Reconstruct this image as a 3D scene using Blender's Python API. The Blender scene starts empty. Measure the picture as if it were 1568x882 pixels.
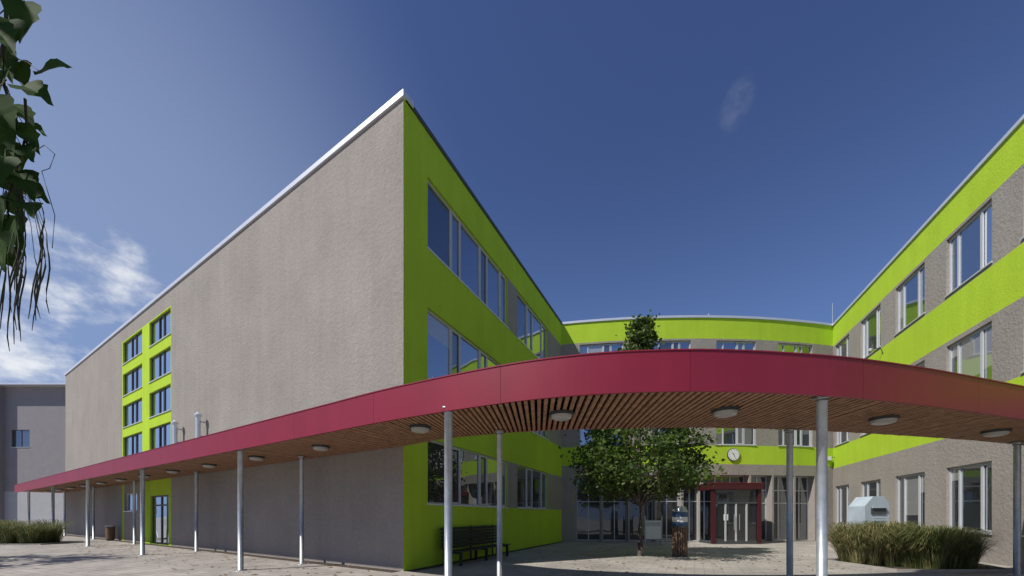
import bpy, math, random
from mathutils import Vector, Matrix
random.seed(7)
sc = bpy.context.scene
D = bpy.data

# ------------------------------------------------------------------ materials
def new_mat(name):
    m = D.materials.new(name); m.use_nodes = True
    nt = m.node_tree
    for n in list(nt.nodes): nt.nodes.remove(n)
    out = nt.nodes.new('ShaderNodeOutputMaterial')
    b = nt.nodes.new('ShaderNodeBsdfPrincipled')
    nt.links.new(b.outputs[0], out.inputs[0])
    return m, nt, b, out

def mat(name, col, rough=0.7, metal=0.0, var=0.12, vscale=1.5, bump=0.0, bscale=60, spec=0.4, fine=0.0, stretch=(1,1,1), streak=0.0):
    m, nt, b, out = new_mat(name)
    b.inputs['Roughness'].default_value = rough
    b.inputs['Metallic'].default_value = metal
    b.inputs['Specular IOR Level'].default_value = spec
    g = nt.nodes.new('ShaderNodeNewGeometry')
    def noise_factor(scale, detail, amp, st=(1,1,1)):
        mp = nt.nodes.new('ShaderNodeMapping'); mp.inputs['Scale'].default_value = st
        nt.links.new(g.outputs['Position'], mp.inputs[0])
        n = nt.nodes.new('ShaderNodeTexNoise'); n.inputs['Scale'].default_value = scale
        n.inputs['Detail'].default_value = detail; n.inputs['Roughness'].default_value = 0.65
        nt.links.new(mp.outputs[0], n.inputs['Vector'])
        r = nt.nodes.new('ShaderNodeMapRange')
        r.inputs[1].default_value = 0.3; r.inputs[2].default_value = 0.7
        r.inputs[3].default_value = 1-amp; r.inputs[4].default_value = 1+amp
        nt.links.new(n.outputs[0], r.inputs[0]); return r.outputs[0]
    def mul(a,c):
        mu = nt.nodes.new('ShaderNodeMath'); mu.operation = 'MULTIPLY'
        nt.links.new(a, mu.inputs[0]); nt.links.new(c, mu.inputs[1]); return mu.outputs[0]
    src = noise_factor(vscale, 8, var, stretch)
    if fine > 0: src = mul(src, noise_factor(bscale, 3, fine))
    if streak > 0: src = mul(src, noise_factor(2.2, 5, streak, (1,1,.07)))
    vm = nt.nodes.new('ShaderNodeVectorMath'); vm.operation = 'SCALE'
    vm.inputs[0].default_value = col
    nt.links.new(src, vm.inputs['Scale'])
    nt.links.new(vm.outputs[0], b.inputs['Base Color'])
    if bump > 0:
        n2 = nt.nodes.new('ShaderNodeTexNoise'); n2.inputs['Scale'].default_value = bscale
        n2.inputs['Detail'].default_value = 6; n2.inputs['Roughness'].default_value = 0.7
        nt.links.new(g.outputs['Position'], n2.inputs['Vector'])
        bp = nt.nodes.new('ShaderNodeBump'); bp.inputs['Strength'].default_value = 1.0
        bp.inputs['Distance'].default_value = bump
        nt.links.new(n2.outputs[0], bp.inputs['Height'])
        nt.links.new(bp.outputs[0], b.inputs['Normal'])
    return m

def glass_mat(name, tint, dark, amt):
    m, nt, b, out = new_mat(name)
    b.inputs['Base Color'].default_value = (*dark, 1); b.inputs['Roughness'].default_value = 0.5
    gl = nt.nodes.new('ShaderNodeBsdfGlossy'); gl.inputs['Color'].default_value = (*tint, 1)
    gl.inputs['Roughness'].default_value = 0.015
    g = nt.nodes.new('ShaderNodeNewGeometry')
    n = nt.nodes.new('ShaderNodeTexNoise'); n.inputs['Scale'].default_value = 0.9; n.inputs['Detail'].default_value = 1
    nt.links.new(g.outputs['Position'], n.inputs['Vector'])
    bp = nt.nodes.new('ShaderNodeBump'); bp.inputs['Distance'].default_value = 0.006; bp.inputs['Strength'].default_value = 1
    nt.links.new(n.outputs[0], bp.inputs['Height']); nt.links.new(bp.outputs[0], gl.inputs['Normal'])
    fr = nt.nodes.new('ShaderNodeFresnel'); fr.inputs['IOR'].default_value = 1.6
    mr = nt.nodes.new('ShaderNodeMapRange'); mr.inputs[1].default_value = 0; mr.inputs[2].default_value = 0.6
    mr.inputs[3].default_value = amt; mr.inputs[4].default_value = 1.0
    nt.links.new(fr.outputs[0], mr.inputs[0])
    mx = nt.nodes.new('ShaderNodeMixShader')
    nt.links.new(mr.outputs[0], mx.inputs[0]); nt.links.new(b.outputs[0], mx.inputs[1]); nt.links.new(gl.outputs[0], mx.inputs[2])
    nt.links.new(mx.outputs[0], out.inputs[0])
    return m

M = {}
M['grey'] = mat('stucco_taupe', (0.30, 0.272, 0.243), 0.95, var=0.08, vscale=0.5, bump=0.035, bscale=9, spec=0.1, fine=0.06, streak=.05)
M['green'] = mat('stucco_green', (0.395, 0.56, 0.040), 0.9, var=0.06, vscale=0.6, bump=0.012, bscale=14, spec=0.12, fine=0.03, streak=.05)
M['frame'] = mat('alu_frame', (0.50, 0.51, 0.52), 0.45, 0.15, var=0.04)
M['darkframe'] = mat('anthracite_frame', (0.07, 0.075, 0.08), 0.5, 0.2, var=0.05)
M['coping'] = mat('coping_metal', (0.75, 0.76, 0.78), 0.35, 0.5, var=0.05)
M['roof'] = mat('roof_membrane', (0.2, 0.2, 0.2), 0.9)
M['g1'] = glass_mat('window_glass', (0.78, 0.85, 0.93), (0.012, 0.015, 0.018), 0.45)
M['g2'] = glass_mat('window_glass_dark', (0.7, 0.78, 0.85), (0.015, 0.015, 0.018), 0.22)
M['g3'] = glass_mat('window_glass_blind', (0.8, 0.85, 0.9), (0.30, 0.30, 0.29), 0.25)
M['gs'] = glass_mat('window_glass_reflective', (0.9, 0.95, 1.0), (0.05, 0.06, 0.07), 0.8)
M['ge'] = glass_mat('entrance_glass', (0.6, 0.65, 0.7), (0.008, 0.008, 0.009), 0.05)
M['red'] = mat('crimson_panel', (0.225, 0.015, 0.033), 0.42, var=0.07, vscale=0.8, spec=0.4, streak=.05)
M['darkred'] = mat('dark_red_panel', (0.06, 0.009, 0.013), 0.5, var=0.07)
M['slat'] = mat('larch_slat', (0.34, 0.185, 0.105), 0.6, var=0.4, vscale=5, fine=0.2, bscale=30)
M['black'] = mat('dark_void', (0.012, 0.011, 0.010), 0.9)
M['steel'] = mat('galvanised_steel', (0.40, 0.43, 0.45), 0.42, 0.55, var=0.18, vscale=6, fine=0.08, bscale=40)
M['white'] = mat('white_enamel', (0.72, 0.72, 0.70), 0.4, var=0.03)
M['lamp'] = mat('opal_glass', (0.42, 0.41, 0.38), 0.3, var=0.04)
M['bench'] = mat('dark_stained_wood', (0.02, 0.024, 0.02), 0.6, var=0.3, vscale=6)
M['wood'] = mat('weathered_wood', (0.16, 0.10, 0.065), 0.8, var=0.3, vscale=8, stretch=(1,1,.2))
M['blue'] = mat('blue_enamel', (0.05, 0.10, 0.20), 0.4)
M['cont'] = mat('pale_painted_steel', (0.36, 0.42, 0.47), 0.5, var=0.15)
M['bark'] = mat('bark', (0.085, 0.065, 0.05), 0.9, var=0.35, vscale=9, bump=0.02, bscale=25)
M['soil'] = mat('soil', (0.06, 0.045, 0.032), 0.95, var=0.3, vscale=6, bump=0.02, bscale=20)
M['farwall'] = mat('far_render', (0.25, 0.235, 0.24), 0.9, var=0.06)
M['farlight'] = mat('far_render_light', (0.40, 0.40, 0.40), 0.9, var=0.06)
M['kerb'] = mat('concrete_kerb', (0.33, 0.31, 0.28), 0.9, var=0.15, vscale=3)
M['leaflit'] = mat('dry_leaf', (0.20, 0.11, 0.04), 0.8, var=0.4, vscale=5)

def leaf_mat(name, c1, c2, trans=0.35, scale=2.5, spec=.3, rough=.5):
    m, nt, b, out = new_mat(name)
    g = nt.nodes.new('ShaderNodeNewGeometry')
    n = nt.nodes.new('ShaderNodeTexNoise'); n.inputs['Scale'].default_value = scale; n.inputs['Detail'].default_value = 5
    nt.links.new(g.outputs['Position'], n.inputs['Vector'])
    cr = nt.nodes.new('ShaderNodeValToRGB')
    cr.color_ramp.elements[0].position = 0.35; cr.color_ramp.elements[1].position = 0.68
    cr.color_ramp.elements[0].color = (*c1, 1); cr.color_ramp.elements[1].color = (*c2, 1)
    nt.links.new(n.outputs[0], cr.inputs[0]); nt.links.new(cr.outputs[0], b.inputs['Base Color'])
    b.inputs['Roughness'].default_value = rough; b.inputs['Specular IOR Level'].default_value = spec
    t = nt.nodes.new('ShaderNodeBsdfTranslucent')
    nt.links.new(cr.outputs[0], t.inputs[0])
    mx = nt.nodes.new('ShaderNodeMixShader'); mx.inputs[0].default_value = trans
    nt.links.new(b.outputs[0], mx.inputs[1]); nt.links.new(t.outputs[0], mx.inputs[2]); nt.links.new(mx.outputs[0], out.inputs[0])
    return m
M['leaf'] = leaf_mat('foliage', (0.035, 0.070, 0.015), (0.12, 0.17, 0.03))
M['catleaf'] = leaf_mat('catalpa_leaf', (0.022, 0.055, 0.010), (0.055, 0.11, 0.018), 0.35, 4, .08, .65)
M['pod'] = mat('seed_pod', (0.05, 0.05, 0.025), 0.7, var=0.3, vscale=8)
M['blade'] = leaf_mat('grass_blade', (0.07, 0.105, 0.03), (0.16, 0.18, 0.06), 0.35, 3)
M['blade2'] = leaf_mat('grass_blade_dry', (0.20, 0.19, 0.08), (0.36, 0.31, 0.15), 0.35, 3)

def paver():
    m, nt, b, out = new_mat('concrete_pavers')
    g = nt.nodes.new('ShaderNodeNewGeometry')
    mp = nt.nodes.new('ShaderNodeMapping'); mp.inputs['Rotation'].default_value = (0, 0, math.radians(25))
    nt.links.new(g.outputs['Position'], mp.inputs[0])
    br = nt.nodes.new('ShaderNodeTexBrick'); br.inputs['Scale'].default_value = 1.0
    br.inputs['Brick Width'].default_value = 0.5; br.inputs['Row Height'].default_value = 0.25
    br.inputs['Mortar Size'].default_value = 0.008
    br.inputs['Color1'].default_value = (0.375, 0.34, 0.30, 1); br.inputs['Color2'].default_value = (0.305, 0.28, 0.25, 1)
    br.inputs['Mortar'].default_value = (0.13, 0.115, 0.10, 1)
    nt.links.new(mp.outputs[0], br.inputs['Vector'])
    n = nt.nodes.new('ShaderNodeTexNoise'); n.inputs['Scale'].default_value = 0.6; n.inputs['Detail'].default_value = 9; n.inputs['Roughness'].default_value = 0.7
    nt.links.new(g.outputs['Position'], n.inputs['Vector'])
    r = nt.nodes.new('ShaderNodeMapRange'); r.inputs[1].default_value = .3; r.inputs[2].default_value = .7; r.inputs[3].default_value = .66; r.inputs[4].default_value = 1.2
    nt.links.new(n.outputs[0], r.inputs[0])
    vm = nt.nodes.new('ShaderNodeVectorMath'); vm.operation = 'SCALE'
    nt.links.new(br.outputs[0], vm.inputs[0]); nt.links.new(r.outputs[0], vm.inputs['Scale'])
    nt.links.new(vm.outputs[0], b.inputs['Base Color'])
    b.inputs['Roughness'].default_value = 0.85
    bp = nt.nodes.new('ShaderNodeBump'); bp.inputs['Distance'].default_value = 0.01
    nt.links.new(n.outputs[0], bp.inputs['Height']); nt.links.new(bp.outputs[0], b.inputs['Normal'])
    return m
M['paver'] = paver()

# ------------------------------------------------------------------ mesh builder
class MB:
    def __init__(s): s.v=[]; s.f=[]; s.m=[]; s.mats=[]
    def mi(s, k):
        if k not in s.mats: s.mats.append(k)
        return s.mats.index(k)
    def face(s, pts, k):
        b=len(s.v); s.v += [tuple(p) for p in pts]; s.f.append(tuple(range(b,b+len(pts)))); s.m.append(s.mi(k))
    def hexa(s, c, k):
        b=len(s.v); s.v += [tuple(p) for p in c]; i=s.mi(k)
        for f in ((3,2,1,0),(4,5,6,7),(0,1,5,4),(1,2,6,5),(2,3,7,6),(3,0,4,7)):
            s.f.append(tuple(b+j for j in f)); s.m.append(i)
    def fbox(s, fm, u0,u1,z0,z1,w0,w1,k):
        s.hexa([fm(u0,z0,w0),fm(u1,z0,w0),fm(u1,z0,w1),fm(u0,z0,w1),fm(u0,z1,w0),fm(u1,z1,w0),fm(u1,z1,w1),fm(u0,z1,w1)],k)
    def box(s, x0,x1,y0,y1,z0,z1,k):
        s.hexa([(x0,y0,z0),(x1,y0,z0),(x1,y1,z0),(x0,y1,z0),(x0,y0,z1),(x1,y0,z1),(x1,y1,z1),(x0,y1,z1)],k)
    def tube(s, pts, rads, k, seg=8, cap=True):
        pts=[Vector(p) for p in pts]; b=len(s.v); i=s.mi(k); n=len(pts)
        for j,p in enumerate(pts):
            d=(pts[min(j+1,n-1)]-pts[max(j-1,0)])
            if d.length<1e-6: d=Vector((0,0,1))
            d.normalize()
            a=d.cross(Vector((0,0,1)))
            if a.length<1e-2: a=Vector((1,0,0))-d*d.x
            a.normalize(); c=d.cross(a)
            for q in range(seg):
                t=2*math.pi*q/seg; s.v.append(tuple(p+(a*math.cos(t)+c*math.sin(t))*rads[j]))
        for j in range(n-1):
            for q in range(seg):
                q2=(q+1)%seg
                s.f.append((b+j*seg+q,b+j*seg+q2,b+(j+1)*seg+q2,b+(j+1)*seg+q)); s.m.append(i)
        if cap:
            s.f.append(tuple(b+q for q in range(seg))); s.m.append(i)
            s.f.append(tuple(b+(n-1)*seg+q for q in reversed(range(seg)))); s.m.append(i)
    def cyl(s, x,y,z0,z1,r,k,seg=20,r2=None):
        s.tube([(x,y,z0),(x,y,z1)],[r,r if r2 is None else r2],k,seg)
    def build(s, name, parent=None, smooth=False):
        me=D.meshes.new(name); me.from_pydata(s.v,[],s.f); 
        for k in s.mats: me.materials.append(M[k])
        me.polygons.foreach_set('material_index', s.m)
        if smooth:
            me.polygons.foreach_set('use_smooth',[True]*len(s.f))
        me.update()
        o=D.objects.new(name, me); sc.collection.objects.link(o)
        if parent: o.parent=parent
        return o
def empty(name):
    e=D.objects.new(name,None); sc.collection.objects.link(e); e.empty_display_size=0.2; return e

# ------------------------------------------------------------------ geometry constants
H=13.65
C0=Vector((-3.13,11.3)); dA=Vector((-0.844,0.536)); nA=Vector((-0.536,-0.844)); LA=41.8
C1=Vector((3.13,24.7)); dB=(C1-C0); LB=dB.length; dB=dB/LB; nB=Vector((dB.y,-dB.x))
C2=Vector((20.4,24.9)); dR=Vector((-0.3475,-0.9377)); nR=Vector((-0.9377,0.3475)); LR=24.0
def fm_lin(o,d,n):
    def f(u,z,w=0): 
        p=o+d*u+n*w; return (p.x,p.y,z)
    return f
fA=fm_lin(C0,dA,nA); fB=fm_lin(C0,dB,nB); fR=fm_lin(C2,dR,nR)
LC=(C2-C1).length; dC=(C2-C1)/LC; nC=Vector((dC.y,-dC.x)); SAG=0.95
def fC(u,z,w=0):
    k=u/LC; p=C1+dC*u+nC*(4*SAG*k*(1-k))
    sl=4*SAG*(1-2*k)/LC
    n=(nC-dC*sl).normalized()
    p=p+n*w; return (p.x,p.y,z)

def window(mb, fm, u0,u1,z0,z1,fr, depth=0.14, framek='frame', fw=0.06, trans=None, sill=True, glass=None, reveal='grey'):
    R=reveal
    mb.face([fm(u0,z0,0),fm(u0,z1,0),fm(u0,z1,-depth),fm(u0,z0,-depth)],R)
    mb.face([fm(u1,z0,0),fm(u1,z0,-depth),fm(u1,z1,-depth),fm(u1,z1,0)],R)
    mb.face([fm(u0,z1,0),fm(u1,z1,0),fm(u1,z1,-depth),fm(u0,z1,-depth)],R)
    mb.face([fm(u0,z0,0),fm(u0,z0,-depth),fm(u1,z0,-depth),fm(u1,z0,0)],R)
    a,b=-depth-0.02,-depth+0.05
    e=0.02
    mb.fbox(fm,u0-e,u1+e,z0-e,z0+fw,a,b,framek); mb.fbox(fm,u0-e,u1+e,z1-fw,z1+e,a,b,framek)
    mb.fbox(fm,u0-e,u0+fw,z0+fw,z1-fw,a,b,framek); mb.fbox(fm,u1-fw,u1+e,z0+fw,z1-fw,a,b,framek)
    tot=sum(fr); cu=u0; n=len(fr)
    for i,x in enumerate(fr):
        nu=cu+(u1-u0)*x/tot
        if i<n-1: mb.fbox(fm,nu-fw*.6,nu+fw*.6,z0+fw,z1-fw,a,b,framek)
        g=glass if isinstance(glass,str) else random.choice(glass if glass else ['g1','g1','g1','g2','g2'])
        t=random.uniform(-.006,.006)
        if sill and random.random()<.14 and g!='gs':   # roller blind drawn part of the way behind the pane
            zs=z1-(z1-z0)*random.uniform(.2,.75)
            mb.face([fm(cu,zs,a+.03),fm(nu,zs,a+.03),fm(nu,z1,a+.03),fm(cu,z1,a+.03)],'g3'); 
            mb.face([fm(cu,z0,a+.03),fm(nu,z0,a+.03),fm(nu,zs,a+.03),fm(cu,zs,a+.03)],g)
        else: mb.face([fm(cu,z0,a+.03+t),fm(nu,z0,a+.03-t),fm(nu,z1,a+.03-t),fm(cu,z1,a+.03+t)],g)
        if trans:
            for zt in trans:
                mb.fbox(fm,cu+fw*.6,nu-fw*.6,zt-fw*.5,zt+fw*.5,a,b-.004,framek)
        elif x<0.75 and i!=0:
            q=fw*.6; s2=.045
            for (p0,p1,q0,q1) in ((cu+q,nu-q,z0+fw,z0+fw+s2),(cu+q,nu-q,z1-fw-s2,z1-fw),(cu+q,cu+q+s2,z0+fw+s2,z1-fw-s2),(nu-q-s2,nu-q,z0+fw+s2,z1-fw-s2)):
                mb.fbox(fm,p0,p1,q0,q1,a+.04,b+.015,framek)
        cu=nu
    if sill:
        mb.fbox(fm,u0-.04,u1+.04,z0-.035,z0+.006,-depth+.05,.05,'coping')

def facade(name, fm, L, top, wins, colf, ucuts=(), zcuts=(), step=None, parent=None):
    mb=MB()
    us=set([0,L]+list(ucuts)); zs=set([0,top]+list(zcuts))
    for w in wins:
        us|={w['u0'],w['u1']}; zs|={w['z0'],w['z1']}
    if step:
        k=step
        while k<L: us.add(k); k+=step
    us=sorted(us); zs=sorted(zs)
    for i in range(len(us)-1):
        if us[i+1]-us[i]<1e-4: continue
        for j in range(len(zs)-1):
            if zs[j+1]-zs[j]<1e-4: continue
            cu=(us[i]+us[i+1])/2; cz=(zs[j]+zs[j+1])/2
            if any(w['u0']<cu<w['u1'] and w['z0']<cz<w['z1'] for w in wins): continue
            mb.face([fm(us[i],zs[j]),fm(us[i+1],zs[j]),fm(us[i+1],zs[j+1]),fm(us[i],zs[j+1])],colf(cu,cz))
    o1=mb.build(name+'_wall',parent)
    mb=MB()
    for w in wins:
        w=dict(w); a=(w.pop('u0'),w.pop('u1'),w.pop('z0'),w.pop('z1'),w.pop('fr'))
        window(mb,fm,*a,**w)
    o2=mb.build(name+'_windows',parent)
    return o1,o2

school=empty('school_building')
FL=[(10.03,12.29),(5.94,8.18)]

# --- facade A (taupe gable side)
wA=[]
for (a,b) in ((17.8,21.05),(22.3,25.95)):
    for zt in (12.72,10.68,8.66,6.64):
        wA.append(dict(u0=a,u1=b,z0=zt-1.42,z1=zt,fr=[1.1,.7,1.1],glass='gs',framek='darkframe',reveal='green',fw=.05))
wA.append(dict(u0=18.1,u1=20.9,z0=0.02,z1=2.75,fr=[1,1],trans=[2.2],framek='darkframe',sill=False,reveal='green',glass='g2',fw=.09))
wA.append(dict(u0=23.2,u1=25.6,z0=1.9,z1=3.0,fr=[1,1],glass='g2',framek='frame'))
def colA(u,z):
    if 17.74<u<26.1 and 4<z<12.78: return 'green'
    if 17.74<u<22.1 and z<4: return 'green'
    if 25.7<u<26.1 and z<4: return 'green'
    return 'grey'
facade('side',fA,LA,H,wA,colA,ucuts=(17.74,22.1,25.7,26.1),zcuts=(4,12.78),parent=school)
# --- facade B
wB=[]
for (z0,z1) in FL+[(1.98,4.05)]:
    gl=['g2','g2','ge'] if z0<3 else None
    wB.append(dict(u0=1.13,u1=6.95,z0=z0,z1=z1,fr=[1.35,.6,1.35,.6,1.1,.6],reveal='green',glass=gl))
    wB.append(dict(u0=8.0,u1=12.2,z0=z0,z1=z1,fr=[1,.6,1,.6],reveal='green',glass=gl))
def colB(u,z):
    inb=any(a<z<b for a,b in FL+[(1.98,4.05)])
    if inb and (6.95<u<8.0 or u>12.2): return 'grey'
    return 'green'
facade('courtyard_west',fB,LB,H,wB,colB,parent=school)
# --- back facade
wC=[]
for (z0,z1) in FL:
    for (a,b) in ((1.1,3.7),(5.4,7.75),(9.3,11.8),(13.3,15.7)):
        wC.append(dict(u0=a,u1=b,z0=z0,z1=z1,fr=[.55,1,.55,.8]))
def colC(u,z):
    if z>12.4 or 8.35<z<9.9 or 4.75<z<5.9: return 'green'
    return 'grey'
wE=[]
es=[.9,2.5,4.1,5.7,7.3,8.5]
for a,b in zip(es[:-1],es[1:]):
    wE.append(dict(u0=a,u1=b-.12,z0=.05,z1=4.1,fr=[1,1],trans=[2.5],sill=False,glass='ge',depth=.5,fw=.05))
es=[11.5,13.0,14.5,16.0]
for a,b in zip(es[:-1],es[1:]):
    wE.append(dict(u0=a,u1=b-.12,z0=.05,z1=4.1,fr=[1,1],trans=[2.4,3.2],sill=False,glass=['ge','ge','g2'],depth=.5,fw=.065))
wE.append(dict(u0=8.5,u1=11.38,z0=3.55,z1=4.1,fr=[1,1,1],sill=False,glass='ge',depth=.5))
facade('courtyard_back',fC,LC,H,wC+wE,colC,zcuts=(12.4,8.35,9.9,4.75,5.9),step=0.8,parent=school)
# --- right facade
wR=[]
for i,(a,b) in enumerate(((.35,2.2),(3.6,5.65),(6.95,9.1),(10.4,12.6),(13.8,16.0),(17.2,19.4),(20.6,22.8))):
    for (z0,z1) in FL:
        wR.append(dict(u0=a,u1=b,z0=z0+.05,z1=z1-.05,fr=[.38,.9,.5],fw=.07,glass=['g1','g1','gs','g2']))
    wR.append(dict(u0=a,u1=b,z0=1.0,z1=3.45,fr=[.45,.9,.5],fw=.07,glass=['g2','g2','g1']))
def colR(u,z):
    if z>12.35 or 8.3<z<9.95 or 4.6<z<5.9: return 'green'
    return 'grey'
facade('courtyard_east',fR,LR,H,wR,colR,zcuts=(12.35,8.3,9.95,4.6,5.9),parent=school)

# copings
mb=MB()
k=0
while k<LA:
    mb.fbox(fA,k-.06 if k==0 else k+.006,min(k+3,LA+.06),H,H+.17,-.35,.07,'coping'); k+=3
mb.fbox(fB,.08,LB+.0,H,H+.13,-.35,.05,'darkframe')  # same coping in a dark colour: its shade is painted in
n=24
for i in range(n):
    mb.fbox(fC,LC*i/n,LC*(i+1)/n,H+.004,H+.14,-.35,.06,'coping')
mb.fbox(fR,0.05,LR,H+.002,H+.13,-.35,.06,'coping')
mb.build('roof_coping',school)
mb=MB()
def v3(p,z): return (p[0],p[1],z)
E1=C0+dA*LA
left=[C0,C1,Vector((3.13,40)),Vector((-30,50)),E1]
mb.face([v3(p,H-.12) for p in left],'roof')
for a,b in zip(left[1:],left[2:]+left[:0]):
    mb.face([v3(a,0),v3(b,0),v3(b,H),v3(a,H)],'grey')
R1=C2+dR*LR
right=[C2,R1,R1+Vector((14,-5)),Vector((37,30)),Vector((24,40))]
mb.face([v3(p,H-.12) for p in right],'roof')
for a,b in zip(right[1:],right[2:]):
    mb.face([v3(a,0),v3(b,0),v3(b,H),v3(a,H)],'grey')
arc=[fC(LC*i/n,H-.12) for i in range(n+1)]
mb.face(arc+[(24,40,H-.12),(3.13,40,H-.12)],'roof')
mb.face([(3.13,40,0),(24,40,0),(24,40,H),(3.13,40,H)],'grey')
mb.build('roof_and_rear',school)

# vestibule
mb=MB()
x0,x1,y0,y1,zt=11.4,14.2,22.3,23.85,3.45
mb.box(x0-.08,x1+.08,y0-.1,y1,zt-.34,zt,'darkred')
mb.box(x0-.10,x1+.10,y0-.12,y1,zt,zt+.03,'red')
for x in (x0,x1-.2): mb.box(x,x+.2,y0,y0+.2,0.02,zt-.34,'darkred')
for x in (x0,x1-.1): mb.box(x,x+.1,y0+.2,y1,0.02,.15,'darkframe')
for x in (x0+.05,x1-.06): mb.face([(x,y0+.2,.1),(x,y1,.1),(x,y1,zt-.34),(x,y0+.2,zt-.34)],'ge')
xm=(x0+x1)/2
mb.face([(x0+.2,y0+.1,.03),(x1-.2,y0+.1,.03),(x1-.2,y0+.1,zt-.34),(x0+.2,y0+.1,zt-.34)],'ge')
for x in (x0+.75,xm-.05,x1-.85): mb.box(x,x+.08,y0+.05,y0+.14,.16,2.3,'frame')
mb.box(x0+.22,x1-.22,y0+.04,y0+.15,2.3,2.4,'darkframe')
mb.box(x0+.22,x1-.22,y0+.045,y0+.15,.03,.16,'darkframe')
for x in (xm-.16,xm+.14): mb.tube([(x,y0-.02,.8),(x,y0-.02,1.7)],[.018,.018],'steel',8)
mb.box(xm-.7,xm-.45,y0+.085,y0+.095,1.35,1.7,'white')
mb.build('entrance_vestibule',school)

# vent pipes on side wall
for t in (13.4,16.2):
    v=MB()
    p=C0+dA*t+nA*.3
    v.tube([(p.x,p.y,4.1),(p.x,p.y,6.1),(p.x,p.y,6.25)],[.095,.095,.095],'coping',16)
    v.cyl(p.x,p.y,6.25,6.33,.15,'coping',16)
    v.cyl(p.x,p.y,6.33,6.42,.12,'coping',16,.03)
    q=C0+dA*t+nA*.02
    v.tube([(p.x,p.y,5.33),(q.x,q.y,5.33)],[.025,.025],'steel',6)
    v.tube([(p.x,p.y,6.0),(q.x,q.y,6.0)],[.025,.025],'steel',6)
    v.build('vent_pipe')

# antenna
mb=MB()
mb.tube([(20.7,25.3,H),(20.7,25.3,H+1.7)],[.025,.015],'steel',6)
mb.box(20.6,20.8,25.2,25.4,H-.12,H+.12,'steel')
mb.tube([(12.2,24.3,H),(12.2,24.3,H+.5)],[.05,.05],'steel',8)
mb.build('roof_antenna',school)

ck=MB()
def disc(mb,fm,u,z,w0,w1,r,k,seg=32):
    p0=[fm(u+r*math.cos(2*math.pi*i/seg),z+r*math.sin(2*math.pi*i/seg),w0) for i in range(seg)]
    p1=[fm(u+r*math.cos(2*math.pi*i/seg),z+r*math.sin(2*math.pi*i/seg),w1) for i in range(seg)]
    mb.face(p1,k)
    for i in range(seg):
        j=(i+1)%seg; mb.face([p0[i],p0[j],p1[j],p1[i]],k)
uc=10.35
disc(ck,fC,uc,5.33,0,.07,.39,'darkframe'); disc(ck,fC,uc,5.33,.07,.085,.355,'white')
for i in range(12):
    a=math.pi*i/6; cx,cz=uc+.30*math.cos(a),5.33+.30*math.sin(a)
    disc(ck,fC,cx,cz,.085,.09,.02,'black',8)
def hand(a,l,w):
    du,dz=math.sin(a),math.cos(a)
    pts=[(uc-dz*w,5.33+du*w),(uc+du*l-dz*w*.5,5.33+dz*l+du*w*.5),(uc+du*l+dz*w*.5,5.33+dz*l-du*w*.5),(uc+dz*w,5.33-du*w)]
    ck.face([fC(p[0],p[1],.095) for p in pts],'black')
hand(math.radians(315),.17,.022); hand(math.radians(160),.27,.016)
ck.build('wall_clock')
fl=MB()
fl.tube([fR(.25,5.3,0),fR(.25,5.3,.25)],[.02,.02],'darkframe',8)
fl.fbox(fR,.12,.38,5.1,5.35,.2,.42,'frame')
fl.build('wall_floodlight')
fl=MB()
fl.tube([fR(5.9,9.6,0),fR(5.9,9.9,.1),fR(5.9,9.95,.45)],[.02,.02,.02],'darkframe',8)
fl.tube([fR(5.75,9.88,.3),fR(6.15,9.82,.62)],[.06,.07],'frame',12)
fl.build('security_camera')

# ------------------------------------------------------------------ canopy
def cat(P,n):
    out=[]
    for i in range(len(P)-1):
        p0=P[max(i-1,0)];p1=P[i];p2=P[i+1];p3=P[min(i+2,len(P)-1)]
        for j in range(n):
            t=j/n; out.append(.5*((2*p1)+(p2-p0)*t+(2*p0-5*p1+4*p2-p3)*t*t+(3*p1-p0-3*p2+p3)*t**3))
    out.append(P[-1]); return out
OFF=2.6
pf=[];pb=[]
for t in (43,36,29,22,15,9,4.5,2):
    pf.append(C0+nA*OFF+dA*t); pb.append(C0+nA*.02+dA*min(t,43))
pf += [Vector(p) for p in ((-4.25,8.93),(-2.15,7.62),(.40,6.36),(2.5,5.97),(4.79,6.16),(6.95,6.68),(9.8,7.6),(12.3,8.45),(14.5,9.2))]
pb += [Vector(p) for p in ((-3.0,11.22),(-1.6,10.15),(.6,9.32),(2.7,9.0),(4.7,8.98),(7.0,9.25),(9.6,9.8),(12.4,10.5),(15.15,11.4))]
F=cat(pf,40); B=cat(pb,40)
def resample(F,B,ds):
    acc=[0]
    for i in range(1,len(F)): acc.append(acc[-1]+(F[i]-F[i-1]).length)
    out=[];j=0;s=0
    while s<=acc[-1]:
        while j<len(acc)-2 and acc[j+1]<s: j+=1
        k=(s-acc[j])/max(acc[j+1]-acc[j],1e-9)
        out.append((F[j].lerp(F[j+1],k),B[j].lerp(B[j+1],k))); s+=ds
    return out
S=resample(F,B,0.125)
canopy=empty('entrance_canopy')
ZB,ZT=3.5,4.12
mb=MB(); fs=MB(); sl=MB()
N=len(S)
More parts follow.
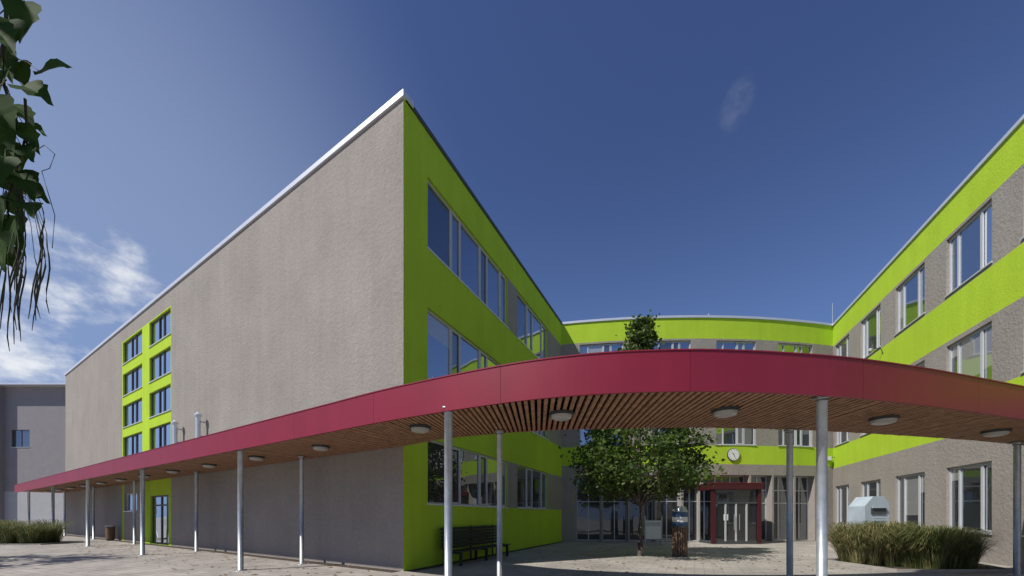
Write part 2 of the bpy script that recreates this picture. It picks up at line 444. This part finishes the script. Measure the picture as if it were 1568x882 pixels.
for i in range(N-1):
    (f0,b0),(f1,b1)=S[i],S[i+1]
    mb.face([v3(f0,4.06),v3(f1,4.06),v3(b1,4.06),v3(b0,4.06)],'roof')
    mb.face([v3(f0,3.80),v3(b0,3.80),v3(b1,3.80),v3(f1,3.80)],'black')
    nf=(f0-b0).normalized()
    mb.hexa([v3(b0,3.62),v3(b1,3.62),v3(b1+nf*.05,3.62),v3(b0+nf*.05,3.62),v3(b0,4.09),v3(b1,4.09),v3(b1+nf*.05,4.09),v3(b0+nf*.05,4.09)],'red')
    a=f0.lerp(f1,.2); c_=f0.lerp(f1,.74); a2=b0.lerp(b1,.2); c2=b0.lerp(b1,.74)
    a=a-nf*.08;c_=c_-nf*.08;a2=a2+nf*.06;c2=c2+nf*.06
    dz=random.uniform(-.006,.006)
    sl.hexa([v3(a,3.60+dz),v3(c_,3.60+dz),v3(c2,3.60+dz),v3(a2,3.60+dz),v3(a,3.66),v3(c_,3.66),v3(c2,3.66),v3(a2,3.66)],'slat')
for k in (.25,.5,.75):
    for i in range(0,N-4,4):
        p=S[i][0].lerp(S[i][1],k); q=S[i+4][0].lerp(S[i+4][1],k); d=(S[i][0]-S[i][1]).normalized()*.03
        mb.hexa([v3(p-d,3.662),v3(q-d,3.662),v3(q+d,3.662),v3(p+d,3.662),v3(p-d,3.74),v3(q-d,3.74),v3(q+d,3.74),v3(p+d,3.74)],'bench')
PN=24
i=0
while i<N-1:
    e=min(i+PN,N-1)
    for j in range(i,e):
        (f0,b0),(f1,b1)=S[j],S[j+1]
        n0=(f0-b0).normalized(); 
        n1=(f1-b1).normalized()
        q0=f0; q1=f1
        if j==e-1: q1=f0.lerp(f1,.955)
        fs.hexa([v3(q0,ZB),v3(q1,ZB),v3(q1-n1*.05,ZB),v3(q0-n0*.05,ZB),v3(q0,ZT),v3(q1,ZT),v3(q1-n1*.05,ZT),v3(q0-n0*.05,ZT)],'red')
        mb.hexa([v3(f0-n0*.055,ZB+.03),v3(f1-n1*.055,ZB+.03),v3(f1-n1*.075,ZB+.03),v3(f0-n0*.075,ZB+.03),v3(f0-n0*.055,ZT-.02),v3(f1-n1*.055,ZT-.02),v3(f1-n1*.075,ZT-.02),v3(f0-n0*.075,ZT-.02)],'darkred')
    i=e
for j in range(0,N-1):
    (f0,b0),(f1,b1)=S[j],S[j+1]; n0=(f0-b0).normalized(); n1=(f1-b1).normalized()
    fs.hexa([v3(f0+n0*.012,ZT+.002),v3(f1+n1*.012,ZT+.002),v3(f1-n1*.12,ZT+.002),v3(f0-n0*.12,ZT+.002),v3(f0+n0*.012,ZT+.022),v3(f1+n1*.012,ZT+.022),v3(f1-n1*.12,ZT+.022),v3(f0-n0*.12,ZT+.022)],'red')
mb.build('roof_deck',canopy); fs.build('fascia',canopy); sl.build('soffit_slats',canopy)
cm=MB()
def column(x,y,r=.075):
    cm.cyl(x,y,0,3.72,r,'steel',20)
    cm.cyl(x,y,0.0,.02,r+.09,'steel',20)
    cm.box(x-.09,x+.09,y-.09,y+.09,3.555,3.59,'steel')
    cm.tube([(x,y,3.5),(x,y,3.55)],[r+.012,r+.012],'steel',20)
for t in (4.2,12.7,21.2,29.7,38.2):
    p=C0+nA*2.42+dA*t; column(p.x,p.y)
    p=C0+nA*.6+dA*t; column(p.x,p.y,.065)
column(-1.17,7.2); column(-.29,9.15,.065); column(5.14,6.5); column(6.38,9.0,.065); column(13.6,10.55,.07); column(11.9,8.62)
o=cm.build('columns',canopy,True)
for p in o.data.polygons:
    if len(p.vertices)>4 or abs(p.normal.z)>.9: p.use_smooth=False
lm=MB()
lp=[(4.0,7.35),(.96,7.6),(-2.05,8.75),(7.54,7.95),(11.3,9.15)]
for t in (1.9,5.6,9.3,13,16.7,20.4,24.1,27.8,31.5,35.2,39): 
    p=C0+nA*1.35+dA*t; lp.append((p.x,p.y))
for x,y in lp:
    lm.cyl(x,y,3.54,3.60,.235,'darkframe',28)
    lm.tube([(x,y,3.54),(x,y,3.49),(x,y,3.465)],[.205,.19,.12],'lamp',28)
lm.build('ceiling_lamps',canopy,False)

# ------------------------------------------------------------------ ground
g=MB(); g.face([(-600,-200,0),(600,-200,0),(600,900,0),(-600,900,0)],'paver'); g.build('ground')
g=MB(); 
g.fbox(fA,0.1,LA,0.0,.012,.02,.35,'soil'); g.fbox(fB,.1,LB-.3,0,.012,.02,.3,'soil'); g.build('gravel_strip')

# ------------------------------------------------------------------ grass beds
def grass_bed(name, pts, nblades):
    mb=MB()
    for _ in range(nblades):
        cx,cy,rr,hh,mk=random.choice(pts)
        a=random.uniform(0,6.28); r0=rr*math.sqrt(random.random())*.45
        x=cx+math.cos(a)*r0; y=cy+math.sin(a)*r0
        a2=a+random.uniform(-.7,.7); L=hh*random.uniform(.55,1.12); out=L*random.uniform(.15,.75)
        d=Vector((math.cos(a2),math.sin(a2),0)); s=Vector((-d.y,d.x,0))*random.uniform(.005,.010)
        p0=Vector((x,y,0)); p1=p0+d*out*.3+Vector((0,0,L*.6)); p2=p0+d*out*.75+Vector((0,0,L*.93)); p3=p0+d*out*1.25+Vector((0,0,L*(1.0-.35*out/L)))
        k=random.choice(mk)
        mb.face([p0-s,p0+s,p1+s,p1-s],k); mb.face([p1-s,p1+s,p2+s*.8,p2-s*.8],k); mb.face([p2-s*.8,p2+s*.8,p3],k)
    return mb.build(name)
random.seed(3)
pts=[]
for i in range(18):
    x=random.uniform(11.9,13.9); y=11.9+(x-11.9)*.12+random.uniform(-.4,.8)
    pts.append((x,y,.5,random.uniform(.85,1.3),['blade','blade','blade2'] if random.random()<.7 else ['blade2','blade']))
for i in range(10):
    x=random.uniform(11.3,12.5); y=13.0+random.uniform(-.4,.7)
    pts.append((x,y,.45,random.uniform(1.0,1.4),['blade2','blade2','blade']))
grass_bed('ornamental_grass',pts,20000)
def bed(a,b,c_,d):
    s=MB(); P=[Vector(p) for p in (a,b,c_,d)]
    s.face([v3(p,.004) for p in P],'soil')
    cen=sum(P,Vector((0,0)))/4
    for i in range(4):
        p,q=P[i],P[(i+1)%4]; pi=p+(cen-p).normalized()*.1; qi=q+(cen-q).normalized()*.1
        s.hexa([v3(p,0),v3(q,0),v3(qi,0),v3(pi,0),v3(p,.07),v3(q,.07),v3(qi,.07),v3(pi,.07)],'kerb')
    s.build('planting_bed')
bed((11.0,11.2),(14.4,11.2),(15.5,13.5),(11.0,14.2))
pts=[]
for i in range(20):
    x=random.uniform(-33,-26.9); y=22.6+random.uniform(-.6,.8)
    pts.append((x,y,.8,random.uniform(.95,1.4),['blade','blade','blade2']))
grass_bed('ornamental_grass',pts,10000)
bed((-35,21.6),(-26,21.6),(-26,23.8),(-35,23.8))

# ------------------------------------------------------------------ trees
def leaf_cloud(mb, centers, per, k, size, rad):
    for (c,rs) in centers:
        c=Vector(c)
        for _ in range(int(per*rs)):
            d=Vector((random.gauss(0,1),random.gauss(0,1),random.gauss(0,.6)))*rad*rs*.6
            p=c+d
            a=Vector((random.gauss(0,1),random.gauss(0,1),random.gauss(-.3,.6))).normalized()
            b=a.cross(Vector((random.gauss(0,1),random.gauss(0,1),random.gauss(0,1)))).normalized()
            l=size*random.uniform(.6,1.25); w=l*.36
            mb.face([p,p+a*l*.45+b*w,p+a*l,p+a*l*.45-b*w],k)
def tree(name, x,y, h, prof, trunk_h, nlimb, nclump, per, leaf='leaf', size=.17, tr=.11, seed=1, power=1.25):
    random.seed(seed)
    tb=MB(); lb=MB()
    pts=[];rad=[]
    for i in range(9):
        z=h*.95*i/8; pts.append((x+.10*math.sin(i*1.3)*i/8,y+.08*math.cos(i*1.7)*i/8,z)); rad.append(tr*(1-.88*i/8)+.008)
    tb.tube(pts,rad,'bark',10)
    cl=[]
    for i in range(nclump):
        z=trunk_h+(h-trunk_h)*random.random()**power
        R=prof((z-trunk_h)/(h-trunk_h))
        a=random.uniform(0,6.283); r=R*math.sqrt(random.uniform(.12,1))
        c=(x+math.cos(a)*r,y+math.sin(a)*r,z+random.uniform(-.15,.15))
        cl.append((c,random.uniform(.55,1.25)*(1 if z<h*.75 else .65)))
        if i<nlimb:
            z0=max(trunk_h*.75,z-r*.55); s=Vector((x,y,z0)); e=Vector(c); m=s.lerp(e,.5)+Vector((0,0,.12*r))
            tb.tube([s,m,e],[tr*.33*(1-z0/h)+.012,.016,.006],'bark',6)
    leaf_cloud(lb,cl,per,leaf,size,.55)
    e=empty(name)
    tb.build('trunk_and_limbs',e,True); lb.build('foliage',e)
    return e
def prof1(k):
    if k<.10: return 2.0+k*9
    return max(.25, 2.85*(1-(k-.10)/.90)**.95)
tree('courtyard_tree',5.1,15.6,9.25,prof1,2.65,70,200,105,tr=.10,seed=5,size=.165,power=1.45)
tree('broadleaf_tree',-22.6,11.2,8.5,lambda k:2.9*math.sin(math.pi*min(1,.15+.85*k))**.6+.1,2.6,40,80,55,seed=8,size=.26,tr=.16)

# catalpa close to the camera, trunk beyond the left of the view
random.seed(21)
ce=empty('catalpa_tree')
tb=MB(); lb=MB(); pb_=MB()
tb.tube([(-5.4,1.0,0),(-5.35,1.05,1.2),(-5.4,1.1,2.6),(-5.3,1.2,4.4),(-5.2,1.3,6.4)],[.2,.17,.15,.11,.04],'bark',14)
def bigleaf(mb, p, d, up, L, k='catleaf', fold=.22):
    d=d.normalized(); side=d.cross(up).normalized(); n=side.cross(d).normalized()
    W=L*.43
    prof=[(0,.0),(-.03,.45),(.06,.86),(.2,1.0),(.33,.82),(.42,.86),(.55,.60),(.75,.30),(.88,.12),(1.0,0)]
    mid=[];lf=[];rt=[]
    for t,w in prof:
        c=p+d*(L*t)-Vector((0,0,1))*(L*.28*t*t)
        rp=1+.08*math.sin(t*23+L*90); rq=1+.08*math.sin(t*19+L*140)
        mid.append(p+d*(L*max(t,0))-Vector((0,0,1))*(L*.28*t*t)); lf.append(c+side*W*w*rp+n*fold*W*w+Vector((0,0,.010*math.sin(t*19)))); rt.append(c-side*W*w*rq+n*fold*W*w)
    for i in range(len(prof)-1):
        mb.face([mid[i],lf[i],lf[i+1],mid[i+1]],k); mb.face([mid[i],mid[i+1],rt[i+1],rt[i]],k)
def branch(a,b,r0,r1,sag=0.0,n=6):
    a=Vector(a);b=Vector(b); P=[];R=[]
    for i in range(n+1):
        t=i/n; P.append(a.lerp(b,t)+Vector((.03*math.sin(t*7),.03*math.cos(t*5),sag*4*t*(1-t)))); R.append(r0+(r1-r0)*t)
    tb.tube(P,R,'bark',7); return P
for i in range(9):
    a=i*.7+.3; branch((-5.35,1.15,2.8+.3*i),(-5.5+1.9*math.cos(a),1.0+1.7*math.sin(a),4.2+.35*i),.05,.012,.2)
for _ in range(420):
    a=random.uniform(0,6.283); r=random.random()**.5*2.1; z=5.8+random.uniform(-1.5,2.3)
    rr=r*math.sqrt(max(.1,1-((z-5.8)/2.6)**2))
    p=Vector((-5.8+rr*math.cos(a),0.8+rr*math.sin(a),z))
    bigleaf(lb,p,Vector((random.gauss(0,1),random.gauss(0,1),random.gauss(-.5,.3))),Vector((random.gauss(0,.3),random.gauss(0,.3),1)),random.uniform(.2,.3))
branch((-5.3,1.2,4.3),(-2.98,2.28,4.85),.05,.018,.25,8)
branch((-3.02,2.27,4.82),(-2.88,2.33,3.75),.012,.006,.0,6)
branch((-2.92,2.32,4.1),(-2.90,2.3,3.0),.007,.004,.0,5)
def px(u,v,Y):   # bearing -> metres at distance Y
    return Vector(((u-784)/600*Y, Y, 1.6+(790-v)/600*Y))
LV=[(38,2,2.3,.22,(.1,-.1,-1)),(14,30,2.25,.2,(.3,-.2,-1)),(44,42,2.35,.2,(-.5,-.2,-1)),(64,112,2.3,.24,(1,-.2,.22)),(36,132,2.28,.22,(.9,-.1,-.35)),(12,108,2.3,.18,(-.2,-.2,-1)),
    (5,185,2.3,.22,(.5,-.2,-1)),(22,188,2.3,.18,(.6,.1,-.6)),(34,225,2.32,.18,(.7,-.3,-.5)),(8,240,2.26,.2,(.2,-.3,-1)),(26,262,2.3,.2,(.7,-.1,-.7)),
    (4,300,2.28,.2,(.3,-.2,-1)),(32,310,2.3,.2,(.8,-.3,-.4)),(12,335,2.26,.18,(.3,-.1,-1)),(30,352,2.3,.16,(.4,-.2,-1)),(-6,365,2.3,.2,(.7,-.2,-1)),(-12,40,2.2,.22,(.6,-.1,-.6)),(-10,150,2.25,.22,(.5,.1,-1)),(40,285,2.35,.16,(.8,0,-.4)),
    (0,75,2.35,.18,(.4,0,-1)),(28,95,2.38,.16,(.3,0,-1)),(18,160,2.38,.18,(.8,0,-.6)),(2,215,2.36,.18,(.7,0,-1)),(20,225,2.4,.17,(.2,0,-1)),(-4,270,2.36,.2,(.9,0,-.6)),(16,295,2.4,.18,(.6,0,-1)),(2,345,2.36,.17,(.9,0,-.5)),(26,330,2.4,.16,(.1,0,-1)),(10,380,2.36,.15,(.5,0,-1)),(36,190,2.4,.15,(.9,0,-.2))]
for u,v,Y,L,d in LV:
    p=px(u,v,Y); bigleaf(lb,p,Vector(d)+Vector((random.uniform(-.15,.15),0,0)),Vector((random.uniform(-.5,.5),-1.0,random.uniform(.2,1.4))),L)
    q=px(10,v-28,2.3); tb.tube([q,q.lerp(p,.6)+Vector((0,0,.02)),p],[.003,.0022,.002],'pod',5)
for i in range(20):
    u=random.uniform(2,82); v=random.uniform(310,395); L=random.uniform(.3,.62); p=px(u,v,random.uniform(2.2,2.4))
    P=[p]; dx=random.uniform(-.06,.04)
    for j in range(1,8):
        t=j/7; P.append(p+Vector((dx*t*t+.008*math.sin(t*8+i),.01*math.sin(t*6),-L*t)))
    pb_.tube(P,[.0018,.003,.0038,.004,.004,.0035,.003,.0015],'pod',6)
    q=px(30,290+random.uniform(-20,10),2.3); pb_.tube([q,q.lerp(p,.5)+Vector((.02,0,.015)),p],[.002,.0015,.0015],'pod',5)
P=[px(48,235,2.3),px(68,222,2.3),px(84,236,2.3),px(76,258,2.3),px(64,262,2.3),px(72,290,2.3),px(84,330,2.3),px(80,380,2.3)]
pb_.tube(P,[.002]*8,'pod',5)
tb.build('trunk_and_limbs',ce,True); lb.build('leaves',ce,True); pb_.build('seed_pods',ce,True)

# fallen leaves
random.seed(4)
mb=MB()
for _ in range(500):
    if random.random()<.6: p=C0+nA*random.uniform(.1,3.5)+dA*random.uniform(-2,25)
    else: p=Vector((random.uniform(0,12),random.uniform(11,20)))
    a=random.uniform(0,6.28); l=random.uniform(.04,.09); c,s_=math.cos(a)*l,math.sin(a)*l
    z=.012
    mb.face([(p.x-c,p.y-s_,z),(p.x+s_*.5,p.y-c*.5,z+.015),(p.x+c,p.y+s_,z+.005),(p.x-s_*.5,p.y+c*.5,z)],'leaflit')
mb.build('fallen_leaves')

# ------------------------------------------------------------------ street furniture
mb=MB()
def bx(u0,u1,z0,z1,w0,w1,k='bench'): mb.fbox(fB,u0,u1,z0,z1,w0,w1,k)
for i in range(5): bx(1.5,5.4,.44,.475,.35+i*.11,.44+i*.11)
for i in range(6): bx(1.5,5.4,.52+i*.12,.62+i*.12,.27-.012*i,.30-.012*i)
for u in (1.7,3.4,5.1):
    bx(u,u+.08,0,.435,.36,.44); bx(u,u+.08,0,.435,.80,.88); bx(u,u+.08,.38,.436,.44,.80); bx(u+.01,u+.07,.0,1.25,.16,.20)
mb.build('park_bench')
mb=MB(); x,y=6.64,15.5
mb.cyl(x,y,0,.04,.30,'darkframe',24)
for i in range(18):
    a=2*math.pi*i/18; cx,cy=x+.25*math.cos(a),y+.25*math.sin(a)
    mb.tube([(cx,cy,.04),(cx,cy,1.15)],[.036,.036],'wood',6)
mb.cyl(x,y,.05,1.1,.22,'black',20)
mb.cyl(x,y,1.15,1.22,.31,'darkframe',24)
mb.cyl(x,y,1.22,1.75,.28,'blue',24); mb.cyl(x,y,1.36,1.56,.285,'white',24)
mb.cyl(x,y,1.75,1.98,.31,'steel',24,.2)
mb.build('litter_bin')
mb=MB(); p=C0+nA*.4+dA*26.8
mb.cyl(p.x,p.y,.1,.9,.22,'wood',16); mb.cyl(p.x,p.y,.9,1.0,.25,'frame',16); mb.cyl(p.x,p.y,0,.1,.18,'darkframe',16)
mb.build('litter_bin')
mb=MB()
def cbox(pts_xz,y0,y1,k):
    n=len(pts_xz); a=[(p[0],y0,p[1]) for p in pts_xz]; b=[(p[0],y1,p[1]) for p in pts_xz]
    mb.face(a,k); mb.face(list(reversed(b)),k)
    for i in range(n):
        j=(i+1)%n; mb.face([a[j],a[i],b[i],b[j]],k)
cbox([(14.55,.12),(15.4,.12),(15.4,2.1),(15.2,2.40),(14.75,2.40),(14.42,2.0),(14.42,1.4)],16.0,16.8,'cont')
cbox([(14.6,0),(15.35,0),(15.35,.115),(14.6,.115)],16.1,16.7,'darkframe')
mb.box(14.7,15.25,15.985,15.998,.85,1.25,'white')
mb.box(14.65,15.25,15.96,15.998,1.68,1.95,'darkframe')
mb.box(14.65,15.25,15.9,15.96,1.92,1.96,'cont')
mb.tube([(14.7,15.94,1.5),(15.2,15.94,1.5)],[.02,.02],'steel',8)
mb.build('clothes_donation_container')
mb=MB()
mb.box(7.15,8.0,21.0,21.06,.35,1.35,'white'); mb.box(7.1,7.15,20.98,21.08,0,1.6,'steel'); mb.box(8.0,8.05,20.98,21.08,0,1.6,'steel')
mb.box(7.2,7.95,20.985,20.998,1.05,1.28,'steel')
mb.build('information_board')

# ------------------------------------------------------------------ neighbour building
nb=empty('neighbour_building')
mb=MB()
fN=fm_lin(Vector((-58.3,45)),Vector((1,0)),Vector((0,-1)))
facade('front',fN,22,16.4,[dict(u0=.8,u1=2.9,z0=9.5,z1=11.5,fr=[1,1],framek='darkframe',glass='g2')],lambda u,z:'farwall' if z>4.4 else 'farlight',zcuts=(4.4,),parent=nb)
fN2=fm_lin(Vector((-75,44.2)),Vector((1,0)),Vector((0,-1)))
wn=[]
for a in (15.0,12,9,6): 
    for z in (2.0,6.0,11.5): wn.append(dict(u0=a,u1=a+1.4,z0=z,z1=z+2.2,fr=[1,1],glass='g1'))
facade('wing',fN2,16.7,16.4,wn,lambda u,z:'farwall',parent=nb)
mb.face([(-58.3,44.2,0),(-58.3,45,0),(-58.3,45,16.4),(-58.3,44.2,16.4)],'farwall')
mb.box(-75.1,-36,44.1,60,16.4,16.6,'coping')
mb.face([(-36.3,45,0),(-36.3,60,0),(-36.3,60,16.4),(-36.3,45,16.4)],'farwall')
mb.build('roof',nb)

# ------------------------------------------------------------------ light, world
s=Vector((-.88,-.47,0)).normalized(); el=math.radians(49)
sd=Vector((s.x*math.cos(el),s.y*math.cos(el),math.sin(el)))
L=D.lights.new('sun','SUN'); L.energy=5.0; L.angle=math.radians(.53); L.color=(1,.965,.90)
lo=D.objects.new('sun',L); sc.collection.objects.link(lo); lo.rotation_euler=sd.to_track_quat('Z','Y').to_euler(); lo.location=(-30,-20,40)
w=D.worlds.new('World'); sc.world=w; w.use_nodes=True; nt=w.node_tree
for n_ in list(nt.nodes): nt.nodes.remove(n_)
out=nt.nodes.new('ShaderNodeOutputWorld'); bg=nt.nodes.new('ShaderNodeBackground'); bg.inputs[1].default_value=.078
sk=nt.nodes.new('ShaderNodeTexSky'); sk.sky_type='NISHITA'; sk.sun_disc=False; sk.sun_elevation=el; sk.sun_rotation=math.atan2(sd.x,sd.y)%(2*math.pi)
sk.air_density=1.0; sk.dust_density=.5; sk.ozone_density=3.0; sk.altitude=100
tc=nt.nodes.new('ShaderNodeTexCoord')
tint=nt.nodes.new('ShaderNodeVectorMath'); tint.operation='MULTIPLY'; tint.inputs[1].default_value=(.92,.92,1.20)
nt.links.new(sk.outputs[0],tint.inputs[0])
hs=nt.nodes.new('ShaderNodeHueSaturation'); hs.inputs['Saturation'].default_value=1.03; hs.inputs['Value'].default_value=1.0
nt.links.new(tint.outputs[0],hs.inputs['Color'])
nm=nt.nodes.new('ShaderNodeVectorMath'); nm.operation='NORMALIZE'; nt.links.new(tc.outputs['Generated'],nm.inputs[0])
def dotrange(cdir,a,b,o0,o1):
    dp=nt.nodes.new('ShaderNodeVectorMath'); dp.operation='DOT_PRODUCT'; dp.inputs[1].default_value=Vector(cdir).normalized()
    nt.links.new(nm.outputs[0],dp.inputs[0])
    mr=nt.nodes.new('ShaderNodeMapRange'); mr.interpolation_type='SMOOTHSTEP'; mr.inputs[1].default_value=a; mr.inputs[2].default_value=b
    mr.inputs[3].default_value=o0; mr.inputs[4].default_value=o1
    nt.links.new(dp.outputs['Value'],mr.inputs[0]); return mr.outputs[0]
def cloud(cdir,a,b,scale,lo_,hi_,seedv,mx_=1.0,stretch=(1,1,1.8)):
    mr=dotrange(cdir,a,b,-.35,.12)
    mp=nt.nodes.new('ShaderNodeMapping'); mp.inputs['Scale'].default_value=stretch; mp.inputs['Location'].default_value=(seedv,seedv*.7,0)
    nt.links.new(nm.outputs[0],mp.inputs[0])
    nz=nt.nodes.new('ShaderNodeTexNoise'); nz.inputs['Scale'].default_value=scale; nz.inputs['Detail'].default_value=9; nz.inputs['Roughness'].default_value=.6
    nt.links.new(mp.outputs[0],nz.inputs['Vector'])
    ad=nt.nodes.new('ShaderNodeMath'); ad.operation='ADD'; nt.links.new(nz.outputs[0],ad.inputs[0]); nt.links.new(mr,ad.inputs[1])
    m2=nt.nodes.new('ShaderNodeMapRange'); m2.interpolation_type='SMOOTHSTEP'; m2.inputs[1].default_value=lo_; m2.inputs[2].default_value=hi_; m2.inputs[4].default_value=mx_
    nt.links.new(ad.outputs[0],m2.inputs[0])
    return m2.outputs[0]
def mixc(f,prev,col):
    mx=nt.nodes.new('ShaderNodeMix'); mx.data_type='RGBA'; nt.links.new(f,mx.inputs[0]); nt.links.new(prev,mx.inputs[6]); mx.inputs[7].default_value=(*col,1); return mx.outputs[2]
cur=hs.outputs[0]
cur=mixc(dotrange((-1.35,1,.35),.62,1.0,0,.55),cur,(4.8,5.9,8.2))
sp=nt.nodes.new('ShaderNodeSeparateXYZ'); nt.links.new(nm.outputs[0],sp.inputs[0])
hz=nt.nodes.new('ShaderNodeMapRange'); hz.interpolation_type='SMOOTHSTEP'; hz.inputs[1].default_value=.70; hz.inputs[2].default_value=0.0; hz.inputs[3].default_value=0; hz.inputs[4].default_value=.62
nt.links.new(sp.outputs[2],hz.inputs[0])
cur=mixc(hz.outputs[0],cur,(2.1,3.6,7.2))
cur=mixc(cloud((-1.34,1,.42),.925,.995,8,.50,.80,3.1,.97),cur,(11.0,11.3,11.8))
cur=mixc(cloud((.575,1,1.05),.9985,1.0,11,.50,1.15,1.3,.45),cur,(5,5.4,6.4))
nt.links.new(cur,bg.inputs[0]); nt.links.new(bg.outputs[0],out.inputs[0])

# ------------------------------------------------------------------ camera
cam=D.cameras.new('camera'); co=D.objects.new('camera',cam); sc.collection.objects.link(co)
cam.sensor_width=36; cam.lens=600/1568*36; cam.shift_y=(790-441)/1568
co.location=(0,0,1.6); co.rotation_euler=(math.radians(90),0,0); cam.clip_end=3000; cam.clip_start=.05
sc.camera=co
sc.view_settings.view_transform='Standard'; sc.view_settings.look='None'; sc.view_settings.exposure=0
